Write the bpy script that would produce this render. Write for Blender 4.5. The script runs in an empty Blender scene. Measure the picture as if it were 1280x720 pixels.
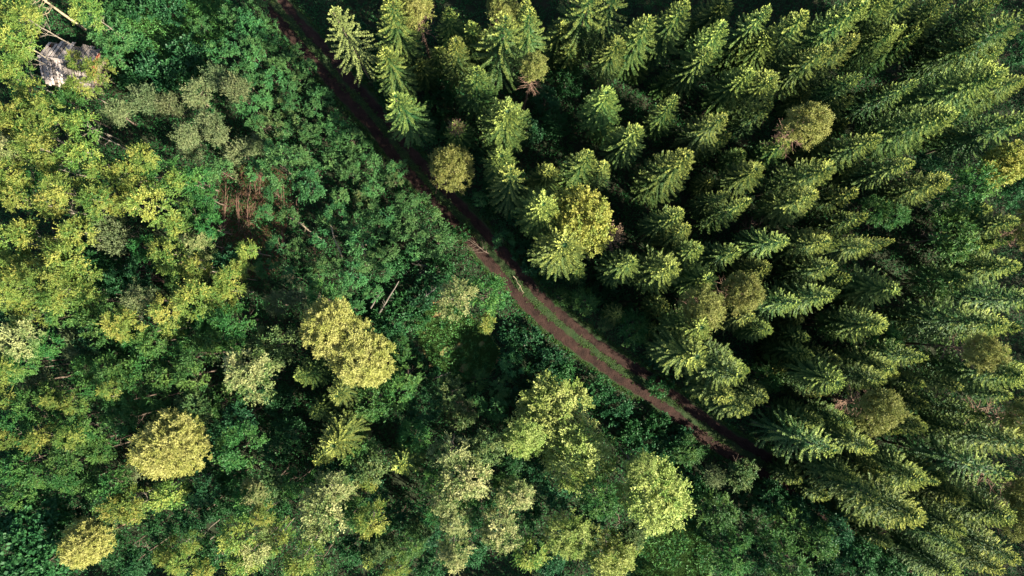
import bpy, math, random
import numpy as np
from mathutils import Vector, Matrix, Quaternion

R = math.radians
scene = bpy.context.scene
col = scene.collection
rng = np.random.default_rng(11)
random.seed(11)

# ------------------------------------------------------------------ camera: a drone 75 m up, looking nearly straight down
CAM_H = 75.0
cam_d = bpy.data.cameras.new('camera'); cam_d.lens = 24; cam_d.sensor_width = 36
cam_d.clip_end = 2000; cam_d.clip_start = 0.5
cam = bpy.data.objects.new('camera', cam_d); col.objects.link(cam)
F = 24 / 36 * 1280
NAD = (605, 385)
n_cam = Vector(((NAD[0] - 640) / F, -(NAD[1] - 360) / F, -1)).normalized()
q = n_cam.rotation_difference(Vector((0, 0, -1)))
cam.location = (0, 0, CAM_H); cam.rotation_mode = 'QUATERNION'; cam.rotation_quaternion = q
scene.camera = cam

def at(px, py, z=0.0):
    """where the sight line through a photo pixel meets the height z"""
    d = q @ Vector(((px - 640) / F, -(py - 360) / F, -1))
    t = (z - CAM_H) / d.z
    return Vector((d.x * t, d.y * t, z))

# ------------------------------------------------------------------ world and sun
SUN_DIR = Vector((0.835, -0.55, 0)).normalized()
SUN_EL = R(31)
w = bpy.data.worlds.new('World'); scene.world = w; w.use_nodes = True
nt = w.node_tree; bg = nt.nodes['Background']
sky = nt.nodes.new('ShaderNodeTexSky'); sky.sky_type = 'NISHITA'; sky.sun_disc = False
sky.sun_elevation = SUN_EL; sky.sun_rotation = math.atan2(SUN_DIR.x, SUN_DIR.y)
nt.links.new(sky.outputs[0], bg.inputs[0]); bg.inputs[1].default_value = 0.062
sl = bpy.data.lights.new('sun', 'SUN'); sl.energy = 5.0; sl.angle = R(0.6); sl.color = (1.0, 0.93, 0.76)
so = bpy.data.objects.new('sun', sl); col.objects.link(so)
sv = Vector((SUN_DIR.x * math.cos(SUN_EL), SUN_DIR.y * math.cos(SUN_EL), math.sin(SUN_EL)))
so.rotation_euler = (-sv).to_track_quat('-Z', 'Y').to_euler(); so.location = sv * 150
scene.view_settings.view_transform = 'Standard'; scene.view_settings.look = 'None'
scene.view_settings.gamma = 1; scene.view_settings.exposure = 2.15
cy = scene.cycles
cy.max_bounces = 4; cy.diffuse_bounces = 2; cy.glossy_bounces = 1; cy.transmission_bounces = 2; cy.transparent_max_bounces = 4
cy.use_denoising = True
cy.use_adaptive_sampling = True; cy.adaptive_threshold = 0.02

# ------------------------------------------------------------------ materials
def new_mat(name):
    m = bpy.data.materials.new(name); m.use_nodes = True
    t = m.node_tree; t.nodes.clear()
    return m, t, t.nodes.new('ShaderNodeOutputMaterial')

def leaf_mat(name, c0, c1, lit_tip=None, trans=0.3, rnd=0.45, hue=0.03, gloss=0.012):
    m, t, out = new_mat(name); N = t.nodes; L = t.links
    geo = N.new('ShaderNodeNewGeometry'); oi = N.new('ShaderNodeObjectInfo')
    mix = N.new('ShaderNodeMix'); mix.data_type = 'RGBA'
    mix.inputs[6].default_value = (*c0, 1); mix.inputs[7].default_value = (*c1, 1)
    ri = N.new('ShaderNodeMapRange'); ri.inputs[3].default_value = 0.2; ri.inputs[4].default_value = 0.8
    L.new(geo.outputs['Random Per Island'], ri.inputs[0]); L.new(ri.outputs[0], mix.inputs[0])
    c = mix.outputs[2]
    if lit_tip:
        a = N.new('ShaderNodeAttribute'); a.attribute_name = 'lit_tip'  # carries the sunlit crown tops painted into the leaf colour
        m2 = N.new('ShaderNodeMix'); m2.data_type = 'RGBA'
        m2.inputs[7].default_value = (*lit_tip, 1)
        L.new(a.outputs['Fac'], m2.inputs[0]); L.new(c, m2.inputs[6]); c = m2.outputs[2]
    hs = N.new('ShaderNodeHueSaturation')
    mr = N.new('ShaderNodeMapRange'); mr.inputs[3].default_value = 1 - rnd / 2; mr.inputs[4].default_value = 1 + rnd / 2
    L.new(oi.outputs['Random'], mr.inputs[0]); L.new(mr.outputs[0], hs.inputs['Value'])
    wn = N.new('ShaderNodeTexWhiteNoise'); wn.noise_dimensions = '1D'
    L.new(oi.outputs['Random'], wn.inputs['W'])
    mh = N.new('ShaderNodeMapRange'); mh.inputs[3].default_value = 0.5 - hue; mh.inputs[4].default_value = 0.5 + hue
    L.new(wn.outputs['Value'], mh.inputs[0]); L.new(mh.outputs[0], hs.inputs['Hue'])
    L.new(c, hs.inputs['Color'])
    d = N.new('ShaderNodeBsdfDiffuse'); tr = N.new('ShaderNodeBsdfTranslucent')
    L.new(hs.outputs[0], d.inputs[0]); L.new(hs.outputs[0], tr.inputs[0])
    ms = N.new('ShaderNodeMixShader'); ms.inputs[0].default_value = trans
    L.new(d.outputs[0], ms.inputs[1]); L.new(tr.outputs[0], ms.inputs[2])
    g = N.new('ShaderNodeBsdfGlossy'); g.inputs['Roughness'].default_value = 0.5
    m3 = N.new('ShaderNodeMixShader'); m3.inputs[0].default_value = gloss
    L.new(ms.outputs[0], m3.inputs[1]); L.new(g.outputs[0], m3.inputs[2])
    L.new(m3.outputs[0], out.inputs[0])
    return m

def noise_mat(name, cols, scale=3.0, detail=6, rough=0.95, bump=0.3, bscale=None, stretch=None):
    m, t, out = new_mat(name); N = t.nodes; L = t.links
    tc = N.new('ShaderNodeTexCoord'); src = tc.outputs['Object']
    if stretch:
        mp = N.new('ShaderNodeMapping'); mp.inputs['Scale'].default_value = stretch
        L.new(src, mp.inputs[0]); src = mp.outputs[0]
    no = N.new('ShaderNodeTexNoise'); no.inputs['Scale'].default_value = scale; no.inputs['Detail'].default_value = detail
    no.inputs['Roughness'].default_value = 0.65
    L.new(src, no.inputs['Vector'])
    cr = N.new('ShaderNodeValToRGB'); e = cr.color_ramp.elements
    k = len(cols)
    e[0].position = 0.3; e[0].color = (*cols[0], 1); e[1].position = 0.7; e[1].color = (*cols[-1], 1)
    for i in range(1, k - 1):
        x = e.new(0.3 + 0.4 * i / (k - 1)); x.color = (*cols[i], 1)
    L.new(no.outputs['Fac'], cr.inputs[0])
    p = N.new('ShaderNodeBsdfPrincipled'); p.inputs['Roughness'].default_value = rough
    p.inputs['Specular IOR Level'].default_value = 0.2
    L.new(cr.outputs[0], p.inputs['Base Color'])
    if bump:
        n2 = N.new('ShaderNodeTexNoise'); n2.inputs['Scale'].default_value = bscale or scale * 4; n2.inputs['Detail'].default_value = 6
        L.new(src, n2.inputs['Vector'])
        b = N.new('ShaderNodeBump'); b.inputs['Strength'].default_value = bump; b.inputs['Distance'].default_value = 0.1
        L.new(n2.outputs['Fac'], b.inputs['Height']); L.new(b.outputs[0], p.inputs['Normal'])
    L.new(p.outputs[0], out.inputs[0])
    return m

M = {
    'spruce': leaf_mat('spruce_needles', (0.011, 0.046, 0.014), (0.024, 0.072, 0.02), lit_tip=(0.4, 0.44, 0.095), trans=0.2, hue=0.018),
    'spruce_pale': leaf_mat('pale_spruce_needles', (0.085, 0.105, 0.030), (0.130, 0.150, 0.045), lit_tip=(0.26, 0.27, 0.08), trans=0.12),
    'dead': leaf_mat('dead_needles', (0.100, 0.065, 0.040), (0.19, 0.125, 0.080), trans=0.1, hue=0.01),
    'pine': leaf_mat('pine_needles', (0.095, 0.122, 0.028), (0.165, 0.178, 0.044), lit_tip=(0.24, 0.23, 0.065), trans=0.15, hue=0.012, rnd=0.25),
    'pine_straw': leaf_mat('straw_pine_needles', (0.15, 0.175, 0.034), (0.27, 0.275, 0.062), lit_tip=(0.44, 0.405, 0.14), trans=0.2, hue=0.01, rnd=0.2),
    'aspen': leaf_mat('yellow_leaves', (0.036, 0.102, 0.02), (0.115, 0.19, 0.036), lit_tip=(0.37, 0.35, 0.075), trans=0.3, hue=0.022, rnd=0.4),
    'gold': leaf_mat('gold_leaves', (0.095, 0.165, 0.028), (0.2, 0.235, 0.046), lit_tip=(0.42, 0.39, 0.085), trans=0.3, hue=0.01, rnd=0.2),
    'cream': leaf_mat('cream_leaves', (0.042, 0.1, 0.024), (0.12, 0.175, 0.046), lit_tip=(0.46, 0.43, 0.19), trans=0.3, hue=0.012, rnd=0.2),
    'green': leaf_mat('green_leaves', (0.014, 0.076, 0.018), (0.038, 0.12, 0.028), lit_tip=(0.105, 0.19, 0.04), trans=0.3, hue=0.022),
    'dark': leaf_mat('dark_leaves', (0.01, 0.054, 0.019), (0.024, 0.086, 0.028), lit_tip=(0.04, 0.12, 0.036), trans=0.3, hue=0.015),
    'olive': leaf_mat('olive_leaves', (0.028, 0.076, 0.022), (0.06, 0.112, 0.034), lit_tip=(0.15, 0.175, 0.058), trans=0.25, hue=0.012),
    'willow': leaf_mat('willow_leaves', (0.052, 0.092, 0.034), (0.115, 0.15, 0.062), lit_tip=(0.21, 0.23, 0.105), trans=0.25, hue=0.02),
    'birch': leaf_mat('birch_leaves', (0.085, 0.165, 0.028), (0.185, 0.26, 0.052), lit_tip=(0.43, 0.45, 0.14), trans=0.3, hue=0.01, rnd=0.2),
    'sapling': leaf_mat('sapling_leaves', (0.02, 0.096, 0.026), (0.058, 0.155, 0.046), lit_tip=(0.11, 0.2, 0.06), trans=0.3, hue=0.022),
    'under': leaf_mat('undergrowth_leaves', (0.009, 0.058, 0.016), (0.028, 0.106, 0.026), trans=0.3, rnd=0.0, hue=0.0),
    'herb': leaf_mat('meadow_herb_leaves', (0.034, 0.12, 0.026), (0.08, 0.19, 0.044), trans=0.3, rnd=0.0, hue=0.0),
    'grass': leaf_mat('grass_blades', (0.032, 0.08, 0.018), (0.068, 0.120, 0.028), trans=0.3, rnd=0.0, hue=0.0),
    'bark': noise_mat('grey_brown_bark', [(0.07, 0.05, 0.04), (0.15, 0.11, 0.08)], 6, stretch=(1, 1, 0.2)),
    'bark_pale': noise_mat('pale_bark', [(0.11, 0.09, 0.07), (0.26, 0.22, 0.17)], 5, stretch=(1, 1, 0.4)),
    'bark_pine': noise_mat('pine_bark', [(0.10, 0.062, 0.042), (0.20, 0.125, 0.088)], 5, stretch=(1, 1, 0.4)),
    'deadwood': noise_mat('bleached_wood', [(0.18, 0.14, 0.09), (0.36, 0.29, 0.19)], 5, stretch=(1, 1, 0.3)),
    'deadgrey': noise_mat('grey_deadwood', [(0.07, 0.06, 0.05), (0.16, 0.14, 0.115)], 5),
    'brush': noise_mat('brown_brush', [(0.065, 0.036, 0.026), (0.15, 0.085, 0.060)], 4),
    'ground': noise_mat('forest_floor', [(0.010, 0.012, 0.007), (0.018, 0.026, 0.011), (0.032, 0.026, 0.016)], 0.5, 9, bump=0.6, bscale=6),
    'earth': noise_mat('bare_brown_earth', [(0.028, 0.045, 0.018), (0.075, 0.040, 0.022), (0.11, 0.055, 0.034)], 0.8, 8, bump=0.5, bscale=7),
    'moss': noise_mat('mossy_ground', [(0.080, 0.160, 0.038), (0.115, 0.160, 0.044), (0.190, 0.130, 0.056), (0.32, 0.110, 0.050)], 0.45, 9, bump=0.4, bscale=8),
    'lawn': noise_mat('glade_ground', [(0.030, 0.075, 0.022), (0.060, 0.120, 0.032), (0.075, 0.120, 0.040)], 0.5, 9, bump=0.4, bscale=8),
}

# ------------------------------------------------------------------ mesh helpers
def mesh_from_quads(name, qs, mat, lit_tip=None):
    """qs: (N,4,3) array -> one mesh"""
    qs = np.asarray(qs, dtype=np.float32); n = len(qs)
    me = bpy.data.meshes.new(name)
    me.vertices.add(n * 4); me.vertices.foreach_set('co', qs.reshape(-1))
    me.loops.add(n * 4); me.loops.foreach_set('vertex_index', np.arange(n * 4, dtype=np.int32))
    me.polygons.add(n)
    me.polygons.foreach_set('loop_start', np.arange(0, n * 4, 4, dtype=np.int32))
    me.polygons.foreach_set('loop_total', np.full(n, 4, dtype=np.int32))
    if lit_tip is not None:
        a = me.attributes.new('lit_tip', 'FLOAT', 'FACE'); a.data.foreach_set('value', np.asarray(lit_tip, dtype=np.float32))
    me.update(calc_edges=True)
    if mat: me.materials.append(mat)
    return me

def unit(v):
    return v / (np.linalg.norm(v, axis=-1, keepdims=True) + 1e-9)

def blades(P, D, Ln, Wd, Nrm):
    """leaf-shaped quads from base points P along D, flat side towards Nrm"""
    D = unit(D); S = unit(np.cross(D, Nrm)); Ln = np.asarray(Ln)[:, None]; Wd = np.asarray(Wd)[:, None]
    return np.stack([P, P + D * Ln * 0.55 + S * Wd / 2, P + D * Ln, P + D * Ln * 0.55 - S * Wd / 2], axis=1)

class MB:
    """collects tubes, boxes and faces into one mesh"""
    def __init__(s): s.v = []; s.f = []
    def tube(s, pts, rad, n=6):
        pts = [Vector(p) for p in pts]; b = len(s.v)
        for i, p in enumerate(pts):
            d = (pts[min(i + 1, len(pts) - 1)] - pts[max(i - 1, 0)]).normalized()
            u = d.orthogonal().normalized(); v = d.cross(u)
            for k in range(n):
                a = 2 * math.pi * k / n
                s.v.append(p + (u * math.cos(a) + v * math.sin(a)) * rad[i])
        for i in range(len(pts) - 1):
            for k in range(n):
                k2 = (k + 1) % n
                s.f.append((b + i * n + k, b + i * n + k2, b + (i + 1) * n + k2, b + (i + 1) * n + k))
        s.f.append(tuple(b + k for k in reversed(range(n))))
        s.f.append(tuple(b + (len(pts) - 1) * n + k for k in range(n)))
        return s
    def box(s, c, ax, ay, az):
        """centre and three half-axis vectors"""
        b = len(s.v); c = Vector(c); ax = Vector(ax); ay = Vector(ay); az = Vector(az)
        for x in (-1, 1):
            for y in (-1, 1):
                for z in (-1, 1): s.v.append(c + ax * x + ay * y + az * z)
        for f in ((0, 1, 3, 2), (4, 6, 7, 5), (0, 4, 5, 1), (2, 3, 7, 6), (0, 2, 6, 4), (1, 5, 7, 3)):
            s.f.append(tuple(b + i for i in f))
        return s
    def mesh(s, name, mat):
        me = bpy.data.meshes.new(name); me.from_pydata([tuple(v) for v in s.v], [], s.f); me.update()
        me.materials.append(mat); return me

def link(name, me, parent=None, loc=(0, 0, 0), scale=(1, 1, 1), rot=(0, 0, 0)):
    o = bpy.data.objects.new(name, me); col.objects.link(o)
    o.location = loc; o.scale = scale; o.rotation_euler = rot
    if parent: o.parent = parent
    return o

def tag(o, label=None, cat=None, group=None, kind=None):
    if label: o['label'] = label
    if cat: o['category'] = cat
    if group: o['group'] = group
    if kind: o['kind'] = kind
    return o

# ------------------------------------------------------------------ crown models
def spruce_crown(seed, H=16.0, Rm=2.2, whorl=0.48, per=6.5, dens=1.0, droop=0.5, bare=0.26, shape=0.72, top=0.5):
    g = np.random.default_rng(seed)
    P, D, Ln, Wd, Nm, T = [], [], [], [], [], []
    z = H * bare; phase = 0.0
    up = np.array([0, 0, 1.0])
    while z < H - 0.15:
        u = (H - z) / H
        Lr = Rm * min(1.0, (u / top) ** shape) * (1 - .48 * max(0, (u - .40) / .60))
        nb = max(5, int(round(1.45 * per * (0.75 + 0.35 * g.random()))))
        for k in range(nb):
            az = phase + 2 * math.pi * (k + g.uniform(-0.25, 0.25)) / nb
            L = max(0.16, Lr * g.uniform(0.78, 1.12))
            if g.random() < 0.06: L *= 0.55
            z0 = z + g.uniform(-0.15, 0.15)
            rise = 0.75 * max(0, 1 - u / 0.22) + 0.10
            o = np.array([math.cos(az), math.sin(az), 0.0]); sd = np.array([-o[1], o[0], 0.0])
            m = max(3, int(round(L / 0.12 * dens))); bf = g.uniform(.45, 1.0)
            s = np.linspace(0.12, 1.0, m)
            dr = droop * (0.3 + min(1, u / 0.4))
            ax = np.outer(s * L, o) + np.outer(L * (rise * s - dr * s ** 1.6 * 0.8 + 0.28 * s ** 4), up) + np.array([0, 0, z0])
            tang = unit(o[None] + up[None] * (rise - dr * 1.28 * s ** 0.6 + 1.1 * s ** 3)[:, None])
            tl = 0.07 + 0.10 * min(1, L / 1.6) * (1 - 0.35 * s)
            for sgn in (-1, 1):
                d = unit(tang * g.uniform(0.65, 1.0, (m, 1)) + sd * sgn * g.uniform(0.6, 0.95, (m, 1)) + up * g.uniform(-0.35, 0.12, (m, 1)))
                P.append(ax); D.append(d); Ln.append(tl * g.uniform(0.8, 1.2, m)); Wd.append(np.full(m, 0.10)); Nm.append(up + g.normal(0, 0.18, (m, 3))); T.append(s * bf)
            d = unit(tang + up * g.uniform(-0.2, 0.5, (m, 1)) + g.normal(0, 0.2, (m, 3)))
            P.append(ax); D.append(d); Ln.append(np.full(m, 0.21)); Wd.append(np.full(m, 0.10)); Nm.append(up + sd * g.uniform(-.5, .5, (m, 1)) + g.normal(0, 0.2, (m, 3))); T.append(s * bf)
            # hanging side shoots
            mm = max(2, int(m * .9)); idx = g.integers(0, m, mm)
            P.append(ax[idx]); D.append(unit(tang[idx] * 0.4 - up * 0.9 + g.normal(0, 0.25, (mm, 3)))); Ln.append(g.uniform(0.14, 0.30, mm)); Wd.append(np.full(mm, 0.11)); Nm.append(sd + g.normal(0, 0.4, (mm, 3))); T.append(s[idx] * 0.4 * bf)
        phase += 2.4
        z += .86 * whorl * (0.55 + 0.6 * min(1, u / 0.3)) * g.uniform(0.85, 1.15)
    P, D, Ln, Wd, Nm, T = map(np.concatenate, (P, D, Ln, Wd, Nm, T))
    lit_tip = np.clip((T - 0.12) / 0.78, 0, 1) * g.uniform(0.8, 1.0, len(T)) * (.10 + .90 * np.clip(P[:, 2] / H, 0, 1) ** 2.8)  # new growth at shoot ends; sunlit tops and shaded lower crown painted by height
    return blades(P, D, Ln, Wd, Nm), lit_tip

def leafy_crown(seed, Rm, H, nc, nt_, nl, leaf, wleaf, twig=0.5, lobes=0.25, spread=0.8, upb=0.4, zmin=-0.35, inner=0.2, taper=0.0, jit=0.24, subs=0, tp=1.6):
    """leaves on twigs on clumps spread through an uneven ellipsoid; base of the crown at z = 0, top at z = H"""
    g = np.random.default_rng(seed)
    n = unit(g.normal(0, 1, (nc * 3, 3))); n = n[n[:, 2] > zmin][:nc]; nc = len(n)
    ld = unit(g.normal(0, 1, (9, 3))); la = g.uniform(-0.7, 1.0, 9)
    f = 1 + lobes * ((np.clip(n @ ld.T, 0, 1) ** 4) @ la)
    r = np.where(g.random(nc) < inner, g.uniform(0.35, 0.75, nc), g.uniform(0.82, 1.0, nc)) * f
    C = n * r[:, None] * np.array([Rm - twig * 0.7, Rm - twig * 0.7, H / 2 - twig * 0.5]) + np.array([0, 0, H / 2])
    if subs:
        sc = unit(g.normal(0, 1, (subs, 3))) * g.uniform(.30, .52, (subs, 1)); sc[:, 2] = np.abs(sc[:, 2]) * .9 - .12; sr = g.uniform(.5, .74, subs); sc[0] = (0, 0, .25); sr[0] = .7
        pr = sr ** 2 / (sr ** 2).sum(); j = g.choice(subs, nc, p=pr)
        C = (sc[j] + n * (sr[j] * np.where(g.random(nc) < inner, g.uniform(.4, .8, nc), g.uniform(.72, 1.06, nc)))[:, None]) * np.array([Rm - twig * .5, Rm - twig * .5, H / 2 - twig * .3]) + np.array([0, 0, H / 2])
    C[:, :2] *= (1 - taper * np.clip(C[:, 2] / H - .3, 0, 1))[:, None] if taper else 1
    up = np.array([0, 0, 1.0])
    cn = unit(n * 0.8 + up * upb)
    cs = g.uniform(0.7, 1.25, nc)
    td = unit(cn[:, None] * 0.9 + g.normal(0, spread * 0.6, (nc, nt_, 3)))
    tl = twig * cs[:, None] * g.uniform(0.6, 1.15, (nc, nt_))
    s = np.linspace(0.25, 1.0, nl)[None, None, :] + g.uniform(-0.08, 0.08, (nc, nt_, nl))
    P = C[:, None, None] + td[:, :, None] * (tl[:, :, None] * s)[..., None]
    P = P - up * (0.10 * twig * s ** 2)[..., None]
    Dd = unit(td[:, :, None] * 0.8 + g.normal(0, 0.55, (nc, nt_, nl, 3)))
    Nm = unit(cn[:, None, None] * 0.5 + up * 0.5 + td[:, :, None] * .25 + g.normal(0, jit, (nc, nt_, nl, 3)))
    k = nc * nt_ * nl
    P = P.reshape(k, 3) + g.normal(0, 0.03, (k, 3)); Dd = Dd.reshape(k, 3); Nm = Nm.reshape(k, 3)
    lit_tip = np.repeat(g.random(nc) ** tp * np.clip(C[:, 2] / H + .15, 0, 1), nt_ * nl) * g.uniform(.5, 1, k)  # random tone per clump, with sunlit crown tops painted in by height
    return blades(P, Dd, leaf * g.uniform(0.7, 1.25, k), wleaf * g.uniform(0.75, 1.25, k), Nm), lit_tip

def trunk_mesh(name, mat, H=10.0, r0=0.13, r1=0.04, limbs=6, crown_r=2.0, crown_h=4.0, seed=0, lo=0.45):
    g = random.Random(seed); mb = MB()
    pts = []; x = y = 0
    for i in range(7):
        pts.append((x, y, H * i / 6)); x += g.uniform(-0.10, 0.10); y += g.uniform(-0.10, 0.10)
    mb.tube(pts, [r0 + (r1 - r0) * i / 6 for i in range(7)])
    for k in range(limbs):
        t = lo + (0.95 - lo) * (k + g.random()) / limbs; a = 2.4 * k + g.uniform(-0.4, 0.4)
        i = min(5, int(t * 6)); p = Vector(pts[i]).lerp(Vector(pts[i + 1]), t * 6 - i)
        L = crown_r * g.uniform(0.5, 0.85)
        d = Vector((math.cos(a), math.sin(a), g.uniform(0.3, 0.7)))
        e1 = p + d * L * 0.5; e2 = p + d * L + Vector((0, 0, 0.25 * L))
        rr = (r0 + (r1 - r0) * t) * 0.5
        mb.tube([p, e1, e2], [rr, rr * 0.7, rr * 0.3], 5)
        for s_ in (-1, 1):
            d2 = Vector((math.cos(a + s_ * 0.7), math.sin(a + s_ * 0.7), 0.5))
            mb.tube([e1, e1 + d2 * L * 0.45], [rr * 0.5, rr * 0.2], 4)
    return mb.mesh(name, mat)

# spruce
SP = []
for i, (per, wh, dens, dr, sh, top) in enumerate([(7.4, .50, 1.0, .45, .70, .46), (8.4, .44, 1.0, .32, .62, .42), (6.8, .54, 1.0, .6, .74, .50), (7.8, .48, 1.0, .5, .58, .36),
                                               (6.2, .58, .95, .65, .80, .55), (7.4, .48, 1.0, .38, .66, .58), (8.8, .42, .95, .55, .55, .33), (6.6, .52, 1.0, .25, .85, .62)]):
    SP.append(spruce_crown(100 + i, per=per, whorl=wh, dens=dens, droop=dr, shape=sh, top=top))
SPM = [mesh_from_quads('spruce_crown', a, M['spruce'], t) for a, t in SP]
YS = [spruce_crown(150 + i, H=9.0, Rm=1.7, whorl=.44, per=6.8, dens=1.0, droop=.3, shape=.72, top=.7, bare=.08) for i in range(4)]
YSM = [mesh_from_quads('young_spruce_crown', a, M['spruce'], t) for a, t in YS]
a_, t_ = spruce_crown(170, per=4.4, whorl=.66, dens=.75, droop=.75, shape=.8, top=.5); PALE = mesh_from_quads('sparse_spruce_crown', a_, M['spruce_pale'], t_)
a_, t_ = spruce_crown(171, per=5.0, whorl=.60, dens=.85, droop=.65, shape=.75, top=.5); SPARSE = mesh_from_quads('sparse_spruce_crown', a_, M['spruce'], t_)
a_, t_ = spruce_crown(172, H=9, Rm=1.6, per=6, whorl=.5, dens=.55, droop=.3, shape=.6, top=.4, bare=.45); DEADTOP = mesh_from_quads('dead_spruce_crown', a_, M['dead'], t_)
SPT = [trunk_mesh('spruce_trunk', M['bark'], 16, .17, .02, 0, seed=i) for i in range(2)]
# leafy models: (list of meshes, nominal radius, nominal crown height)
def family(name, mat, k, seed, Rm, H, *a, **kw):
    out = []
    for i in range(k):
        qs, tp = leafy_crown(seed + i, Rm, H, *a, **kw); out.append(mesh_from_quads(name, qs, M[mat], tp))
    return out, Rm, H
FAM = {
    'A': family('yellow_crown', 'aspen', 7, 200, 2.0, 5.4, 34, 11, 13, .16, .09, twig=.95, lobes=.55, spread=.95, taper=.8, inner=.08, jit=.2),
    'O': family('gold_crown', 'gold', 2, 220, 3.0, 5.6, 330, 9, 8, .17, .115, twig=.55, lobes=.35, inner=.1, zmin=-.25, subs=7, tp=1.0),
    'C': family('cream_crown', 'cream', 4, 230, 2.0, 5.0, 46, 11, 13, .155, .09, twig=.82, lobes=.6, tp=1.0, spread=.9, taper=.5, inner=.1),
    'G': family('green_crown', 'green', 7, 240, 2.0, 4.4, 36, 11, 13, .155, .09, twig=.86, lobes=.55, taper=.5, inner=.08, jit=.2),
    'D': family('dark_crown', 'dark', 5, 260, 2.0, 3.8, 46, 10, 10, .17, .11, twig=.70, lobes=.5, taper=.3),
    'L': family('olive_crown', 'olive', 3, 280, 2.2, 4.4, 85, 9, 8, .16, .10, twig=.58, lobes=.45, taper=.3, subs=6),
    'W': family('willow_crown', 'willow', 4, 300, 2.0, 3.4, 46, 9, 9, .25, .07, twig=.95, lobes=.55, upb=.8, taper=.3),
    'B': family('birch_crown', 'birch', 4, 320, 3.2, 6.8, 190, 10, 10, .145, .095, twig=.72, lobes=.6, inner=.1, taper=.15, subs=8, tp=1.0),
    'K': family('broad_crown', 'dark', 2, 340, 2.6, 4.0, 110, 5, 5, .36, .27, twig=.6, lobes=.3),
    'P': family('pine_crown', 'pine', 5, 350, 2.2, 5.0, 260, 9, 8, .17, .045, twig=.40, lobes=.75, inner=.05, taper=.2, jit=.4, upb=.2, subs=6),
    'Y': family('straw_pine_crown', 'pine_straw', 4, 360, 2.8, 5.2, 620, 8, 9, .17, .045, twig=.38, lobes=.65, inner=.05, zmin=-.25, jit=.4, upb=.2, subs=6, tp=1.0, taper=.2),
    'T': family('sapling_crown', 'sapling', 7, 370, 1.4, 2.8, 24, 11, 11, .115, .08, twig=.56, lobes=.4, taper=.55, inner=.05, jit=.16),
    'U': family('bush_foliage', 'dark', 4, 390, 1.5, 1.7, 30, 8, 7, .20, .14, twig=.55, lobes=.5, zmin=-.1),
}
TR = {
    'bark': [trunk_mesh('trunk', M['bark'], 10, .12, .03, 7, 2.0, seed=i) for i in range(3)],
    'pale': [trunk_mesh('trunk', M['bark_pale'], 10, .10, .03, 7, 1.8, seed=10 + i) for i in range(3)],
    'pine': [trunk_mesh('trunk', M['bark_pine'], 10, .16, .06, 9, 2.2, seed=20 + i, lo=.6) for i in range(2)],
}
def bare_limbs(seed, H=4.5, Rm=1.5):
    g = random.Random(seed); mb = MB()
    for k in range(34):
        z = g.uniform(0, H); a = g.uniform(0, 6.28); L = Rm * g.uniform(.4, 1)
        p = Vector((0, 0, z)); d = Vector((math.cos(a), math.sin(a), g.uniform(-.2, .4)))
        e = p + d * L; mb.tube([p, p + d * L * .5 + Vector((0, 0, .06)), e], [.035, .025, .008], 4)
        for j in range(4):
            b = p + d * L * g.uniform(.35, .95); d2 = Vector((math.cos(a + g.uniform(-1, 1)), math.sin(a + g.uniform(-1, 1)), g.uniform(-.3, .5)))
            mb.tube([b, b + d2 * L * .35], [.016, .006], 3)
    return mb.mesh('bare_limbs', M['bark_pine'])
BARE = [bare_limbs(i) for i in range(2)]

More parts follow.
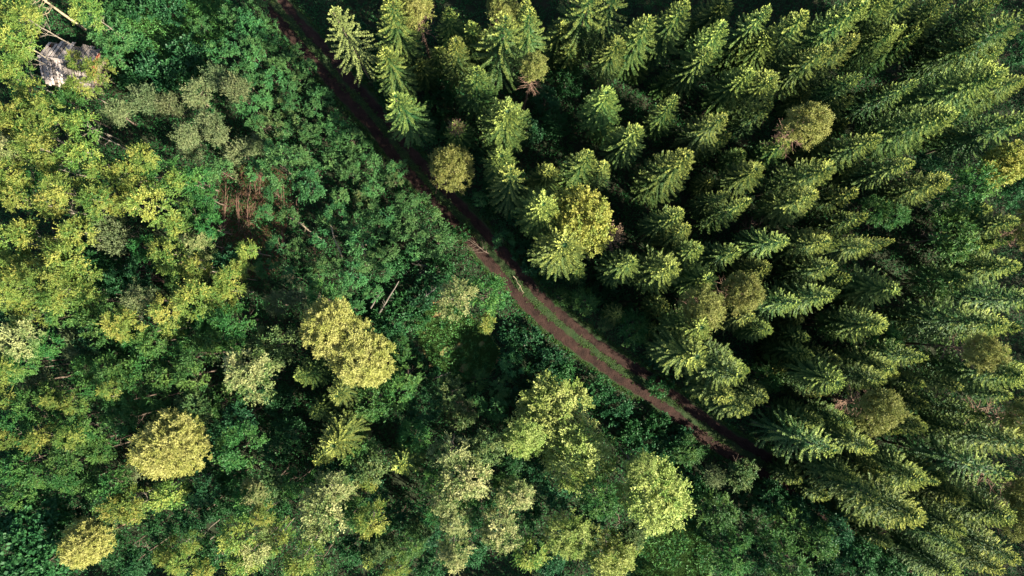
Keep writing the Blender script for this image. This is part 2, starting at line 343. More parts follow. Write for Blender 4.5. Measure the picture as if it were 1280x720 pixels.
# ------------------------------------------------------------------ where the trees stand
# spruces: x y of the tip in the photo, height, radius
SPRUCES = """482 5 17 2.3;567 43 15 1.9;487 60 15 2.2;594 83 16 2.4;505 117 16 2.5;634 120 17 2.5;670 9 16 2.2;655 -6 16 2;738 -14 17 2.9;766 -12 17 2.6
772 46 13 1.7;815 18 16 2.2;777 104 16 2.3;800 156 15 2.1;856 2 17 2.2;917 27 17 2.2;891 52 15 2;855 126 14 1.9;905 140 15 2.2;943 83 15 2;963 93 15 1.9;963 5 17 2.1;913 167 11 1.2
967 48 13 2;902 4 12 1.8;940 42 12 1.8;1078 0 18 2.4;1013 19 17 2.4;1033 55 16 2;1074 48 17 2;1076 90 13 1.6;1063 125 10 1.5;961 132 12 1.6;1118 33 13 1.8;1110 2 14 2;1147 98 15 1.8;1179 134 18 2.4
1241 82 19 2.3;1216 44 13 1.6;1292 20 19 2.7;1233 0 16 2;1150 40 11 2;1175 15 12 2;1100 170 15 1.9;1133 198 14 1.8
736 203 15 2.3;757 208 12 1.7;685 216 12 1.7;628 192 14 1.7;644 228 16 2.3;687 251 16 2.4;707 305 16 2.5;733 337 10 1.5;787 331 14 2;847 212 16 2.6;849 274 15 1.9;862 292 14 1.5;878 314 14 1.8;915 318 13 1.8
929 258 15 1.9;908 240 13 1.3;838 334 15 2.2;956 213 13 1.7;987 291 15 2;961 342 12 1.5;885 349 12 1.8;1033 208 16 1.9;1015 248 14 2.1;1035 302 14 2;1052 301 12 1.3;1037 337 13 2;1083 273 11 1.6;1088 302 14 1.8;1107 304 14 1.6;1064 348 11 1.6
1176 230 14 1.9;1036 288 12 1.3;940 400 13 1.9;965 410 12 1.4;874 412 14 2;871 440 16 2.3;919 458 17 2.6;913 491 13 1.9;936 512 13 1.9;956 498 12 1.7;933 464 12 1.2
1033 371 15 2.1;1055 370 12 1.4;996 376 14 2.1;1105 406 14 1.9;1014 441 11 1.7;1013 419 9 1.6;1050 445 11 1.7;1056 469 15 1.9;1113 455 13 1.6;1098 480 15 2.1;1022 530 12 1.7;1028 490 9 1.6;1120 470 11 1.5;1066 536 13 1.8
1246 400 17 2.7;1166 447 15 1.9;1296 368 17 2.4;1286 470 17 2.4;1153 475 10 1.6;1199 478 12 1.8;1153 533 13 1.6;1160 505 10 1.6;1201 541 11 1.7;1112 357 12 2.4;1270 275 14 2;1288 146 16 2.3
1044 572 18 2.7;1095 557 16 2.1;1066 590 13 1.7;1098 597 12 1.6;1096 620 16 2.3;1152 658 18 2.5;1148 605 15 1.9;1169 606 13 1.6;1205 624 13 1.6;1251 655 15 2;1261 603 18 2.6;1287 566 18 2.4;1210 668 15 1.9;1217 689 15 1.6;1273 700 16 2.1
1256 722 14 2;1078 652 8 1.7;1112 680 8 1.8;1036 622 8 1.6;1002 600 7 1.5;1170 165 6.8 1.6;1205 160 6.8 1.6;1235 700 7.8 1.6;1175 650 7.8 1.5;1262 28 15 2.1;1190 -8 15 2.1;1250 60 12 1.8;1278 330 13 2;1268 300 11 1.8;1240 260 9 1.8;1150 -10 15 2;1130 20 13 1.8;1282 90 12 1.9;1275 410 11 1.8;1262 440 9 1.6;1225 420 9 1.6;1182 594 11 1.7;1190 712 12 1.9;1127 547 10 1.5;1226 520 11 1.8;1255 330 11 2;1220 345 12 2;1245 300 9 2;985 180 9 1.8;1070 240 10 1.8
376 475 12 1.9;415 495 13 2.1;383 521 10 1.7;417 547 13 2.1;389 575 11 1.6;502 592 11 2.1;455 706 9 1.6;560 12 10 1.9;590 30 9 1.9;528 74 8 1.7;700 30 10 2;545 60 7 1.6;605 30 8 1.6;720 55 9 1.8
775 392 5.8 1.5;830 382 6.8 1.6;815 412 5.8 1.5;985 460 6.8 1.6;1000 395 5.8 1.5;1075 205 7.8 1.7;1030 180 6.8 1.5;870 180 6.8 1.5;930 190 6.8 1.5;890 225 5.8 1.5;1005 310 6.8 1.5;1075 385 6.8 1.6;1130 420 5.8 1.6;1150 400 6.8 1.6;1215 560 6.8 1.6;1240 540 6.8 1.6
1280 625 7.8 1.6;1265 500 6.8 1.6;810 70 6.8 1.6;840 90 6.8 1.6;870 80 5.8 1.5;760 155 5.8 1.5;1245 120 7.8 1.7;1280 100 8.8 1.8;1060 150 5.8 1.5;1110 110 6.8 1.5;1010 120 6.8 1.5;930 120 6.8 1.5;870 30 6.8 1.5"""
SPARSE_SET = {(738, -14), (766, -12), (670, 9), (1292, 20), (644, 228), (1044, 572), (1096, 620), (1150, 40), (1261, 603)}
# leafy trees: x y of the middle of the crown in the photo, height, crown radius
TREES = {
'A': """15 10 12 2.2;32 18 11 2;15 50 12 2.2;28 62 11 1.6;17 92 12 1.9;43 120 11 1.7;98 110 9 1.9;95 74 5 1.3;120 91 8 1.8;30 131 11 1.4;70 138 12 1.9;100 161 12 2.1;45 165 12 2.3;10 152 12 2;105 10 9 1.8
40 186 12 2.3;8 216 13 2.3;65 206 11 1.8;105 197 12 2.2;128 215 11 1.8;122 245 12 2.1;75 236 12 1.8;20 250 12 2.2;62 258 12 2;150 250 11 2;158 216 10 1.7;100 287 12 2.2;30 291 12 2;8 302 12 2;60 306 11 1.7;80 316 12 2.2;8 331 12 2;23 341 12 2.2;46 341 11 1.8;91 341 12 2.4;60 352 12 2;15 357 12 1.8
178 196 10 1.8;172 226 10 1.8;224 222 9 1.7;185 256 11 2.6;215 279 9 1.6;212 318 10 2.3;242 336 10 1.9;310 313 8 1.4;300 336 9 1.6;286 346 9 1.6;5 376 12 1.6;70 373 12 2.3;88 363 12 1.9;35 391 12 2.3;105 366 11 1.6
155 406 11 2.2;238 373 11 2.3;205 388 11 1.9;285 363 10 1.7;280 378 9 1.5;262 371 9 1.3;215 411 10 1.8;70 504 10 1.4;92 508 10 1.4;140 488 10 1.4;50 549 11 1.9;95 546 11 1.8;5 546 11 1.4;145 637 11 1.9;215 616 11 2.3;170 631 11 2.2
300 666 12 2.3;312 692 12 2.4;210 696 10 1.5;223 708 10 1.5;255 716 9 1.4;330 641 10 1.6;375 699 11 2.4;346 671 10 1.9;456 600 9 1.4;465 656 11 1.9;490 716 10 1.7;5 495 10 1.6;608 402 7 1.5;235 681 9 1.4;660 691 11 2.2;5 466 11 1.6""",
'C': """25 421 12 2;312 470 13 2.7;8 180 12 1.9;402 638 13 2.8;415 606 12 1.6;562 566 12 1.9;585 596 13 2.3;560 631 12 1.9;571 647 11 1.6;568 686 12 1.9;625 661 12 2.2;573 368 12.5 1.9;322 686 12 1.9;250 303 8 1.6;645 616 11 1.8;320 621 11 1.4""",
'O': """730 265 14.5 3.5;1258 206 12 2.7""",
'G': """400 376 8 2;495 433 6 1.5;505 466 8 1.8;495 491 9 2;467 501 9 2.5;85 135 9 1.9;200 216 8 1.8;245 226 8 1.9;257 248 7 1.5;235 266 7 1.4;231 290 8 1.8;263 286 7 1.7;175 309 7 1.5;225 353 8 1.5;35 226 9 1.7;75 396 10 1.7;120 401 10 2.2;115 376 9 1.8
15 450 10 1.9;28 456 9 1.6;61 436 9 1.7;65 491 9 1.7;118 483 9 1.6;105 461 9 1.7;130 456 9 1.7;148 463 10 1.9;145 506 9 1.7;35 511 10 1.9;85 526 9 1.7;110 531 10 1.9;20 531 10 1.7;150 527 9 1.7;265 396 9 2;290 401 10 2.3;165 416 9 1.9;190 426 9 1.7;178 453 9 1.9;225 436 9 1.7
245 421 9 1.8;265 421 9 1.7;250 446 9 2.1;295 431 8 1.5;200 471 9 1.9;232 471 9 1.9;170 476 9 1.6;195 501 9 1.9;160 501 9 1.7;300 561 11 2.5;310 622 10 2.1;22 579 10 2.3;80 566 10 1.9;115 561 9 1.7;127 567 9 1.7;50 596 10 1.7;85 593 10 1.7;105 601 9 1.7;30 616 10 1.9
140 611 10 2.2;275 506 8 1.9;545 601 9 1.7;545 641 9 1.7;440 641 9 1.9;370 606 9 1.9;510 681 9 1.9;450 556 9 2.1;395 712 9 1.7;585 621 10 1.6;612 371 8.4 2.5;731 376 5 1.7;706 374 4 1.3;793 409 6 2.1;1205 236 12 3;1195 295 12 3.1;1094 264 9 1.9;1115 266 10 1.6;1172 353 10 2.1;1107 424 9 2.1;1041 408 7 1.6;961 470 7 2.2
954 661 6 2.1;990 651 6 2.5;985 706 6.5 2.6;1021 671 6.5 2.2;913 701 6 2.3;750 621 11 2.6;635 611 9 1.7;598 474 2.6 1.5;520 546 8 2;925 672 5 1.5;895 641 6 2.4;860 565 4 1.9""",
'D': """300 521 8 1.9;245 611 9 2.1;340 606 8 1.6;195 661 8 1.7;240 651 7 2;265 691 8 2.1;170 701 8 1.9;65 631 8 2.5;150 691 8 1.9;435 591 7 1.8;350 626 6 1.9;440 686 7 1.9;530 666 7 2;600 641 8 2;590 691 8 1.9;540 711 8 1.9;500 646 6 2;535 506 7 1.9;515 536 7 1.9
285 325 7 1.7;1160 211 9 2.1;1190 136 9 2;1270 60 8 2;1272 236 10 2;660 640 6 2;670 585 6 2;1052 684 6 2.3;1030 651 5 1.8;1040 664 7 2.4;1078 693 7 2.5;1106 715 7 2.6;1003 638 5 2;1140 735 5 2;710 101 5 1.9;683 122 4 1.8;693 153 4 1.9;660 165 4 1.9;965 622 5 2;275 540 7 2;255 575 6 2;270 625 6 2;290 600 6 2;90 655 7 2;120 625 7 2;110 425 7 2;95 330 8 2.3;130 345 7 2.3;150 355 7 1.9;125 335 5 2;170 345 6 2;140 430 6 2
350 500 6 2;360 545 7 2;340 560 6 2;470 620 6 2;480 655 6 2;420 585 6 1.8;330 480 7 2;640 570 7 2;695 620 6 2;735 655 6 2;690 705 7 2;30 480 7 1.8;0 640 8 2.2;20 400 8 2""",
'L': """333 606 10 2.5;340 431 9 2.9;605 561 11 2.4;460 586 10 2.3;125 661 9 2;562 494 6.5 2.4;578 514 7 2.2;245 516 10 2.4;785 668 9 2;758 404 4 1.2;485 681 8 1.5;475 691 9 1.6;927 594 5 2.4;528 660 8 1.6""",
'W': """145 143 8 2;180 126 8 2.1;212 133 8 2.1;245 121 8 2;268 96 8 1.9;293 113 8 2.1;262 151 8 2;270 167 8 1.8;230 169 8 1.9;238 186 6 1.7;300 191 6 2.3;135 290 11 2.9;95 431 10 2.3;45 476 11 2.5;175 376 11 2.2;345 381 8 1.8;250 486 8 1.8;893 593 4 1.8;160 595 8 1.9;370 372 7 1.6;325 180 5 1.7""",
'B': """690 513 7.4 4.4;722 568 9 4;818 622 11.5 4.3;711 671 10.5 2.6;764 694 10.5 3.1;655 545 11 2.3;796 582 11 1.7""",
'K': """15 682 11 3.1;42 661 10 2.4;62 701 10 2.2;40 712 10 2""",
'P': """557 208 13 2.3;665 84 15 1.5;884 389 14 2.3;929 362 14 2.1;1013 156 16 2.4;1094 511 16 2.3;1240 439 17 1.9;523 5 15 1.8;629 2 15 1.6;1277 524 15 2.4;1278 651 15 2;1277 610 14 1.8;1290 290 14 2""",
'Y': """405 411 13 2.8;446 446 13 3.1;208 558 13 3.1;105 686 12 2.3""",
'T': """625 484 3 1.7;620 510 3.2 1.8;595 505 3 1.5;640 455 3 1.5;125 33 4 2.2;150 46 3.2 2.1;145 71 3 1.9;335 35 3 1.4;325 47 3 1.3;332 66 3 1.3;360 80 3 1.4;340 98 3.2 1.4;375 100 3 1.4;325 101 3 1.3;400 121 3 1.5;390 133 3 1.2;411 150 3 1.4;421 161 3 1.3;401 171 3.5 1.6;440 176 3.5 1.6;331 126 3 1.3;346 52 3 1.2;386 84 2.6 1.2;366 62 3 1.2;348 206 6 2.2;385 236 6 2.1;340 241 4 1.2;330 266 3 1.2
435 216 4 1.5;415 201 4 1.6;420 266 4 1.4;460 206 4 1.6;440 346 5 1.8;405 276 3 1.2;450 301 5 2;470 281 4 1.5;425 246 4 1.4;360 271 3 1.4;370 311 3 1.3;345 306 3 1.3;365 346 4 1.4;485 271 4 1.5;508 271 4.5 1.7;520 291 4.5 1.7;545 301 4.5 2.2;485 311 4 1.5;505 250 4 1.5;495 208 3.5 1.4;465 235 4 1.5;480 225 3.5 1.3
600 250 2.5 1.2;630 300 3 1.3;440 281 4 1.4;400 300 3 1.4;395 215 4 1.4;375 195 4 1.6;440 196 3.5 1.4;455 188 3 1.3;355 160 3 1.4;310 130 4 1.5;330 335 4 1.5;410 330 4 1.4;425 365 4 1.5;440 386 4 1.4;465 365 4 1.3;480 340 4 1.4;395 345 3.5 1.3;290 56 4 1.6;271 63 4 1.5;290 21 4 1.8;311 31 4 1.8;316 71 4 1.7;301 91 4 1.7;320 12 3 1.4;312 55 4 1.4;345 185 4 1.4;320 155 4 1.4;272 213 5 1.6;320 215 4 1.5;250 30 3 1.3;360 105 3 1.2;310 105 4 1.4
425 185 3.5 1.3;385 165 3.5 1.4;365 130 3 1.3;345 80 3 1.2;460 260 4 1.4;500 290 4 1.4;540 270 3.5 1.4;470 320 4 1.4;455 330 4 1.3;525 250 3 1.3;520 315 4 1.5""",
'U': """235 70 2.2 2;190 88 2.2 2;240 96 2.2 1.8;675 471 2 1.5;690 449 2 1.5;706 465 2 1.5;636 416 1.8 1.2;825 481 2 1.4;872 478 2.4 1.4;850 548 2 1.6;820 530 2 1.5;770 510 2.2 1.6;745 490 2 1.5;785 540 2.2 1.7;800 555 2.4 1.7;668 330 2 1.3;708 340 2.2 1.5;684 350 2 1.2;768 378 2.6 1.7;744 362 2.6 1.5;826 446 2.4 1.5;640 440 2.2 1.6;660 425 2 1.5
645 490 2.4 1.6;618 232 2.2 1.4;600 190 2.2 1.4;482 104 2.2 1.4;492 132 2 1.2;466 80 2 1.3;560 110 2.4 1.7;545 130 2.2 1.6;540 160 2.4 1.7;612 260 2.2 1.3;642 272 2.2 1.4;440 40 2.2 1.5;465 60 2.4 1.6;160 15 2 1.7;190 10 2 1.7;215 15 2 1.6;170 60 2 1.7;210 100 2.2 1.7;165 100 2.2 1.7;508 445 2 1.7;540 472 1.6 1.2
890 665 1.8 1.3;870 620 2.2 1.7;865 595 2.2 1.7;940 620 2.4 1.7;950 690 2.4 1.7;1080 705 2.2 1.9;1110 715 2.2 1.8;1130 716 2 1.7;830 560 2.2 1.6;1030 705 2.4 1.8;500 380 2.2 1.6;520 375 2.2 1.6;540 355 2.2 1.6;500 330 2.4 1.6;550 330 2.2 1.5;522 398 1.8 1.3;490 405 2.2 1.6;470 400 2.2 1.5;578 292 2 1.0;650 312 2 1.2""",
}
BROWN_SAPLINGS = """355 131 3.2 1.5;336 156 3.8 1.8;376 151 3.4 1.6;452 241 4 1.6;492 226 4 1.3;395 331 3 1.2"""
def parse(s): return [tuple(float(v) for v in e.split()) for l in s.split('\n') for e in l.split(';') if e.strip()]

# ------------------------------------------------------------------ labels: where a tree stands against the marks one can find
MARKS = [('the plank-roofed hut', 85, 75), ('the bare dead tree', 72, 12), ('the upper straw-yellow pine', 405, 411), ('the lower straw-yellow pine', 446, 446),
         ('the lone straw-yellow pine', 208, 558), ('the brown brush rows', 308, 250), ('the mossy brown clearing', 565, 432),
         ('the cream tree by the clearing', 573, 368), ('the large pale birch', 690, 513), ('the widest birch', 815, 622), ('the grassy glade', 855, 682),
         ('the round yellow-green tree', 730, 265), ('the dead brown star', 772, 290), ('the brown-topped young spruce', 575, 152), ('the pine overhanging the track', 557, 208),
         ('the thin small-crowned pine', 665, 84), ('the twin rusty pines', 906, 375), ('the brown speckled pine', 1013, 156), ('the pine with rusty limbs', 1094, 511),
         ('the slender brown-limbed pine', 1240, 439), ('the yellow right-edge tree', 1258, 206), ('the sparse straggly spruce', 420, 30),
         ('the cream-tipped broad tree', 312, 470), ('the fallen grey branches', 585, 302), ('the golden-crowned lower tree', 402, 638),
         ('the longest upper spruce', 1241, 82), ('the broadest right spruce', 1246, 400), ('the ribbed lower-right spruce', 1261, 603), ('the widest trackside spruce', 919, 458),
         ('the pale willowy tree', 135, 290), ('the big-leaved corner tree', 15, 682), ('the fallen brown treetop', 190, 335), ('the meadow', 205, 45),
         ('the upper track', 415, 90), ('the shaded track end', 1030, 640), ('the middle of the top edge', 700, 0), ('the middle of the bottom edge', 560, 720),
         ('the top right corner', 1280, 0), ('the bottom right corner', 1280, 720), ('the middle of the left edge', 0, 300), ('the middle of the right edge', 1280, 330)]
MARKS += [('the spiky willowy tree', 45, 476), ('the cream left-edge tree', 25, 421), ('the half-hidden right-edge pine', 1277, 524), ('the star-shaped dark spruce', 1112, 357), ('the green round-topped tree', 1107, 424)]
PENDING = []
ORD = ['', 'second out', 'third out', 'fourth out', 'fifth out', 'sixth out', 'seventh out', 'eighth out', 'ninth out', 'tenth out', 'eleventh out', 'twelfth out', 'thirteenth out', 'fourteenth out']
def direction(dx, dy):
    a = math.degrees(math.atan2(-dy, dx)) % 360
    return ['right of', 'above and right of', 'above', 'above and left of', 'left of', 'below and left of', 'below', 'below and right of'][int((a + 22.5) // 45) % 8]
def label_all():
    buckets = {}
    for o, look, x, y in PENDING:
        n = min(MARKS, key=lambda m: (m[1] - x) ** 2 + (m[2] - y) ** 2)
        buckets.setdefault((look, direction(x - n[1], y - n[2]), n[0]), []).append((math.hypot(x - n[1], y - n[2]), o))
    for (look, d, n), items in buckets.items():
        items.sort(key=lambda t: t[0])
        for k, (_, o) in enumerate(items):
            o['label'] = f'{look} {d} {n}' + ('' if len(items) == 1 else ', nearest it' if k == 0 else ', ' + ORD[k])

HAND = {(45, 476): 'spiky grey-green willowy tree in the dark lower left wood', (25, 421): 'cream-tipped tree close to the left edge, above the spiky willowy tree', (1277, 524): 'dark olive pine half hidden at the right edge, below the slender pine', (1112, 357): 'star-shaped dark spruce right of the twin rusty pines, seen from straight above', (1107, 424): 'green round-topped leafy tree among spruces above the rusty-limbed pine',  # the trees that are marks themselves
 (730, 265): 'round bright yellow-green tree standing among spruces', (1258, 206): 'bright yellow leafy tree at the right edge',
 (573, 368): 'slim cream-topped tree at the edge of the mossy clearing', (612, 371): 'bushy yellow-green tree right of the slim cream-topped tree',
 (690, 513): 'large pale birch just below the middle of the track', (815, 622): 'widest pale birch, beside the grassy glade',
 (405, 411): 'upper of two touching straw-yellow pines', (446, 446): 'lower of two touching straw-yellow pines', (208, 558): 'lone big straw-yellow pine in the lower left wood',
 (557, 208): 'round olive pine overhanging the track', (665, 84): 'thin pine with a small rusty crown above a bare stem',
 (884, 389): 'lower left of the twin rusty pines among spruces', (929, 362): 'upper right of the twin rusty pines among spruces',
 (1013, 156): 'brown speckled pine surrounded by tall leaning spruces', (1094, 511): 'olive pine with rusty bare limbs on its left',
 (1240, 439): 'slender olive pine with brown bare limbs under a broad spruce', (312, 470): 'broad cream-tipped tree left of the straw-yellow pines',
 (402, 638): 'big golden-crowned tree in the lower wood', (1241, 82): 'longest leaning spruce of the upper right', (1246, 400): 'broadest spruce of the right side, above the slender pine',
 (1261, 603): 'ribbed dark-stemmed spruce leaning to the lower right corner', (919, 458): 'widest pale-tipped spruce near the lower track',
 (135, 290): 'pale willowy tree with feathery right side in the yellow wood', (15, 682): 'big-leaved dark tree in the bottom left corner'}

TCOUNT = {}
def crown_tree(code, x, y, h, r, mats=None, sink=0.0):
    ms, Rn, Hn = FAM[code]
    x0, y0 = x, y
    if code == 'A': r *= .84; h += random.uniform(-1.8, 1.2)
    elif code == 'Y': r *= 1.16
    elif code == 'P': r *= 1.1
    elif code == 'T': r *= .9; h += random.uniform(.2, 1.3)
    elif code == 'W': r *= .82; h = h * .7 + random.uniform(-.8, .5)
    elif code in 'GDL': r *= .92; h += random.uniform(-.6, .6)
    s = r / Rn
    asp = {'T': .95, 'U': 1.0}.get(code, 1.0) * random.uniform(.9, 1.1)
    hc = min(Hn * s * asp, h * (.96 if code in 'TU' else .72))
    p = at(x, y, h - 0.42 * hc)
    if code == 'U': p = at(x, y, h * .5)
    name = {'A': 'aspen_tree', 'C': 'aspen_tree', 'O': 'broadleaf_tree', 'G': 'broadleaf_tree', 'D': 'broadleaf_tree', 'L': 'broadleaf_tree', 'W': 'willow_tree', 'B': 'birch_tree',
            'K': 'broadleaf_tree', 'P': 'pine_tree', 'Y': 'pine_tree', 'T': 'sapling', 'U': 'bush'}[code]
    t = bpy.data.objects.new(name, None); col.objects.link(t); t.empty_display_size = .3
    t.location = (p.x, p.y, 0); t.rotation_euler = (R(random.uniform(-2, 2)), R(random.uniform(-2, 2)), random.uniform(0, 6.283))
    i = TCOUNT[code] = TCOUNT.get(code, -1) + 1
    me = ms[i % len(ms)]
    if code == 'U':
        c = link('foliage', me, t, (0, 0, -0.05), (s, s, h / Hn)); stem_h = h * .6
    else:
        c = link('crown', me, t, (0, 0, h - hc), (s, s * random.uniform(.88, 1.1), hc / Hn))
    tk = 'pine' if code in 'PY' else 'pale' if code in 'ACBO' else 'bark'
    th = (h - .6 * hc) if code not in 'TU' else h * .7
    tm = TR[tk][i % len(TR[tk])]
    tw = max(.35, min(1.3, r / 2.0)) * (.6 if code in 'TU' else 1)
    link('stem' if code == 'U' else 'trunk', tm, t, (0, 0, 0), (tw, tw, th / 10))
    if code == 'P':
        link('bare_limbs', BARE[i % 2], t, (0, 0, max(1, h - hc - 3.2)), (r / 1.9, r / 1.9, 1))
    if mats:
        c.material_slots[0].link = 'OBJECT'; c.material_slots[0].material = M[mats]
    cat = 'bush' if code == 'U' else 'sapling' if code == 'T' else 'tree'
    grp = {'A': 'yellow-green trees of the left wood', 'C': 'cream-tipped trees of the left wood', 'G': 'green leafy trees', 'D': 'dark understorey trees', 'L': 'olive leafy trees',
           'W': 'grey-green willowy trees', 'B': 'pale birches below the track', 'K': 'big-leaved corner trees', 'P': 'pines among the spruces', 'Y': 'straw-yellow pines', 'T': 'saplings left of the track',
           'U': 'low bushes', 'O': None}[code]
    tag(t, None, cat, grp)
    size = 'small' if r < 1.75 else 'large' if r > 2.25 else 'mid-sized'
    if code in 'T': size = 'little' if r < 1.5 else 'bushy'
    look = {'A': 'yellow-green tree', 'C': 'cream-tipped tree', 'O': 'golden tree', 'G': 'green leafy tree', 'D': 'dark green tree', 'L': 'olive leafy tree', 'W': 'grey-green willowy tree',
            'B': 'pale birch', 'K': 'dark big-leaved tree', 'P': 'olive pine', 'Y': 'straw-yellow pine', 'T': 'green sapling', 'U': 'low dark bush'}[code]
    if mats == 'olive' and code == 'T': look = 'brownish sapling'
    if code == 'U': size = ''
    look = (size + ' ' + look).strip()
    if (x, y) in HAND: t['label'] = HAND[(x, y)]
    else: PENDING.append((t, look, x, y))
    return t

def spruce_tree(x, y, h, r, me=None, look=None, label=None):
    p = at(x, y, h)
    r *= 1.04
    t = bpy.data.objects.new('spruce_tree', None); col.objects.link(t); t.empty_display_size = .3
    t.location = (p.x, p.y, 0); t.rotation_euler = (R(random.gauss(0, 1.6)), R(random.gauss(0, 1.6)), random.uniform(0, 6.283))
    i = TCOUNT['S'] = TCOUNT.get('S', -1) + 1
    young = h < 11.5
    Hn, Rn = (9.0, 1.7) if young else (16.0, 2.2)
    me = me or (YSM[i % 4] if young else SPARSE if (x, y) in SPARSE_SET else SPM[(i * 5 + i // 7) % 8])
    if me is DEADTOP: Hn, Rn = 9.0, 1.6
    s = r / Rn
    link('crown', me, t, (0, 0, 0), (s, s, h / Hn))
    link('trunk', SPT[i % 2], t, (0, 0, 0), (.8 * s, .8 * s, (h - .1) / 16))
    tag(t, None, 'tree', 'spruces of the conifer wood')
    lk = look or ('young spruce' if young else 'tall spruce' if h >= 15.5 else 'mid-height spruce')
    lk = ('slim ' if r / h < .125 else 'broad ' if r / h > .15 else '') + lk
    if label or (x, y) in HAND: t['label'] = label or HAND[(x, y)]
    else: PENDING.append((t, lk, x, y))
    return t

for e in parse(SPRUCES): spruce_tree(*e)
spruce_tree(416, 6, 18, 2.6, PALE, label='sparse straggly pale spruce beside the upper track')
spruce_tree(623, 19, 18, 3.0, SPARSE, label='pale ribbed spruce with open branches, near the middle of the top edge')
spruce_tree(772, 290, 11, 1.6, DEADTOP, label='dead young spruce seen as a brown star of branches')
t = spruce_tree(575, 151, 10, 1.8, label='young spruce with a dead brown top right of the track')
link('dead_top', DEADTOP, t, (0, 0, 7.0), (.55, .55, .36))['label'] = 'dead brown top'
for code in 'ACOGDLWBKPYTU':
    for e in parse(TREES[code]): crown_tree(code, *e)
for e in parse(BROWN_SAPLINGS): crown_tree('T', *e, mats='olive')
label_all()

# ------------------------------------------------------------------ dead wood
def bare_tree(name, base, tipv, r0, seed, mat, n=16, spread=1.5, start=.35):
    """a bare stem from base along tipv with forked limbs"""
    g = random.Random(seed); mb = MB(); LB = []; tipv = Vector(tipv); d = tipv.normalized()
    pts = [d * tipv.length * i / 6 + Vector((g.uniform(-.08, .08), g.uniform(-.08, .08), g.uniform(-.05, .05))) for i in range(7)]
    mb.tube(pts, [r0 * (1 - .8 * i / 6) for i in range(7)], 7)
    for k in range(n):
        t = start + (1 - start) * (k + g.random()) / n
        i = min(5, int(t * 6)); p = pts[i].lerp(pts[i + 1], t * 6 - i)
        o = Vector((g.gauss(0, 1), g.gauss(0, 1), g.gauss(0, 1) * .8)); o = (o - d * o.dot(d)).normalized()
        dd = (d * .6 + o).normalized(); L = spread * g.uniform(.5, 1.1) * (1.15 - .5 * t); rr = r0 * (1 - .8 * t) * .55
        m = p + dd * L * .5; e = p + dd * L + d * L * .3; lb = MB(); LB.append(lb)
        lb.tube([p, m, e], [rr, rr * .7, rr * .25], 5)
        for j in range(4):
            b = p.lerp(e, g.uniform(.3, .95)); o2 = Vector((g.gauss(0, 1), g.gauss(0, 1), g.gauss(0, 1)))
            lb.tube([b, b + (dd + o2 * .6).normalized() * L * .4], [rr * .4, rr * .12], 4)
    t = bpy.data.objects.new(name, None); col.objects.link(t); t.location = base
    link('trunk', mb.mesh('bare_trunk', mat), t)
    for lb in LB: link('limb', lb.mesh('bare_limb', mat), t)
    return t
t = bare_tree('dead_tree', at(112, 41), (-.6, .5, 13), .16, 3, M['deadwood'], 22, 2.3, .45)
tag(t, 'bare bleached dead tree standing above the plank-roofed hut', 'dead tree')
t = bare_tree('dead_tree', at(284, 573, 0), (.3, -.3, 7), .14, 5, M['deadgrey'], 16, 1.8, .5)
tag(t, 'grey dead tree in the dark gap right of the lone straw-yellow pine', 'dead tree')
t = bare_tree('dead_tree', at(918, 290, 0), (.2, .1, 6.5), .12, 6, M['bark_pine'], 14, 1.5, .4)
tag(t, 'small brown dead tree in a dark gap between the right spruces', 'dead tree')
t = bare_tree('fallen_treetop', at(210, 356, .5), (at(163, 322, 1.2) - at(210, 356, .5)),   .13, 7, M['brush'], 22, 2.2, .15)
tag(t, 'fallen brown treetop in a dark gap of the left wood', 'fallen tree')
t = bare_tree('fallen_branches', at(612, 318, .5), (at(574, 292, 1.1) - at(612, 318, .5)), .07, 8, M['bark'], 14, 1.5, .1)
tag(t, 'fallen grey branches lying across the left rut of the track', 'fallen tree')
t = bare_tree('fallen_branches', at(560, 334, .8), (at(515, 330, 1.6) - at(560, 334, .8)), .09, 9, M['deadgrey'], 16, 1.8, .1)
tag(t, 'fallen grey treetop left of the track and above the clearing', 'fallen tree')
def log(a, b, r, z, mat, label, seed):
    p, e = at(*a, z), at(*b, z + .3); g = random.Random(seed); d = e - p; o = Vector((-d.y, d.x, 0)).normalized()
    t = bpy.data.objects.new('fallen_log', None); col.objects.link(t); t.location = p
    mb = MB(); mb.tube([d * (i / 5) + o * g.uniform(-.07, .07) for i in range(6)], [r * (1 - .45 * i / 5) for i in range(6)], 8)
    link('stem', mb.mesh('log_stem', mat), t)
    mb = MB()
    for k in range(5):
        b_ = d * g.uniform(.3, .95); mb.tube([b_, b_ + (d.normalized() * .6 + o * g.choice((-1, 1)) + Vector((0, 0, .4))) * g.uniform(.2, .5)], [r * .35, r * .15], 4)
    link('branch_stubs', mb.mesh('stubs', mat), t)
    tag(t, label, 'log', 'fallen logs left of the track')
log((364, 272), (402, 299), .10, 2.2, M['deadwood'], 'pale fallen log right of the brown brush rows, slanting down right', 1)
log((411, 277), (427, 321), .09, 2.6, M['deadwood'], 'steep pale fallen log left of the bushy saplings, second from the brush rows', 2)
log((452, 304), (462, 332), .08, 3.0, M['deadgrey'], 'short pale fallen log above the fallen grey treetop', 3)
log((463, 385), (477, 362), .08, 2.2, M['deadgrey'], 'short grey fallen log above the straw-yellow pines', 4)
log((472, 396), (499, 352), .10, 1.8, M['deadgrey'], 'long grey fallen log above and right of the straw-yellow pines', 5)
log((528, 374), (546, 358), .08, 1.8, M['deadgrey'], 'grey fallen log above the mossy clearing', 6)
log((545, 472), (563, 465), .07, 1.6, M['deadgrey'], 'thin grey fallen log along the lower edge of the mossy clearing', 7)
log((642, 345), (655, 366), .06, .35, M['deadwood'], 'thin pale fallen stick lying on the middle of the track', 8)
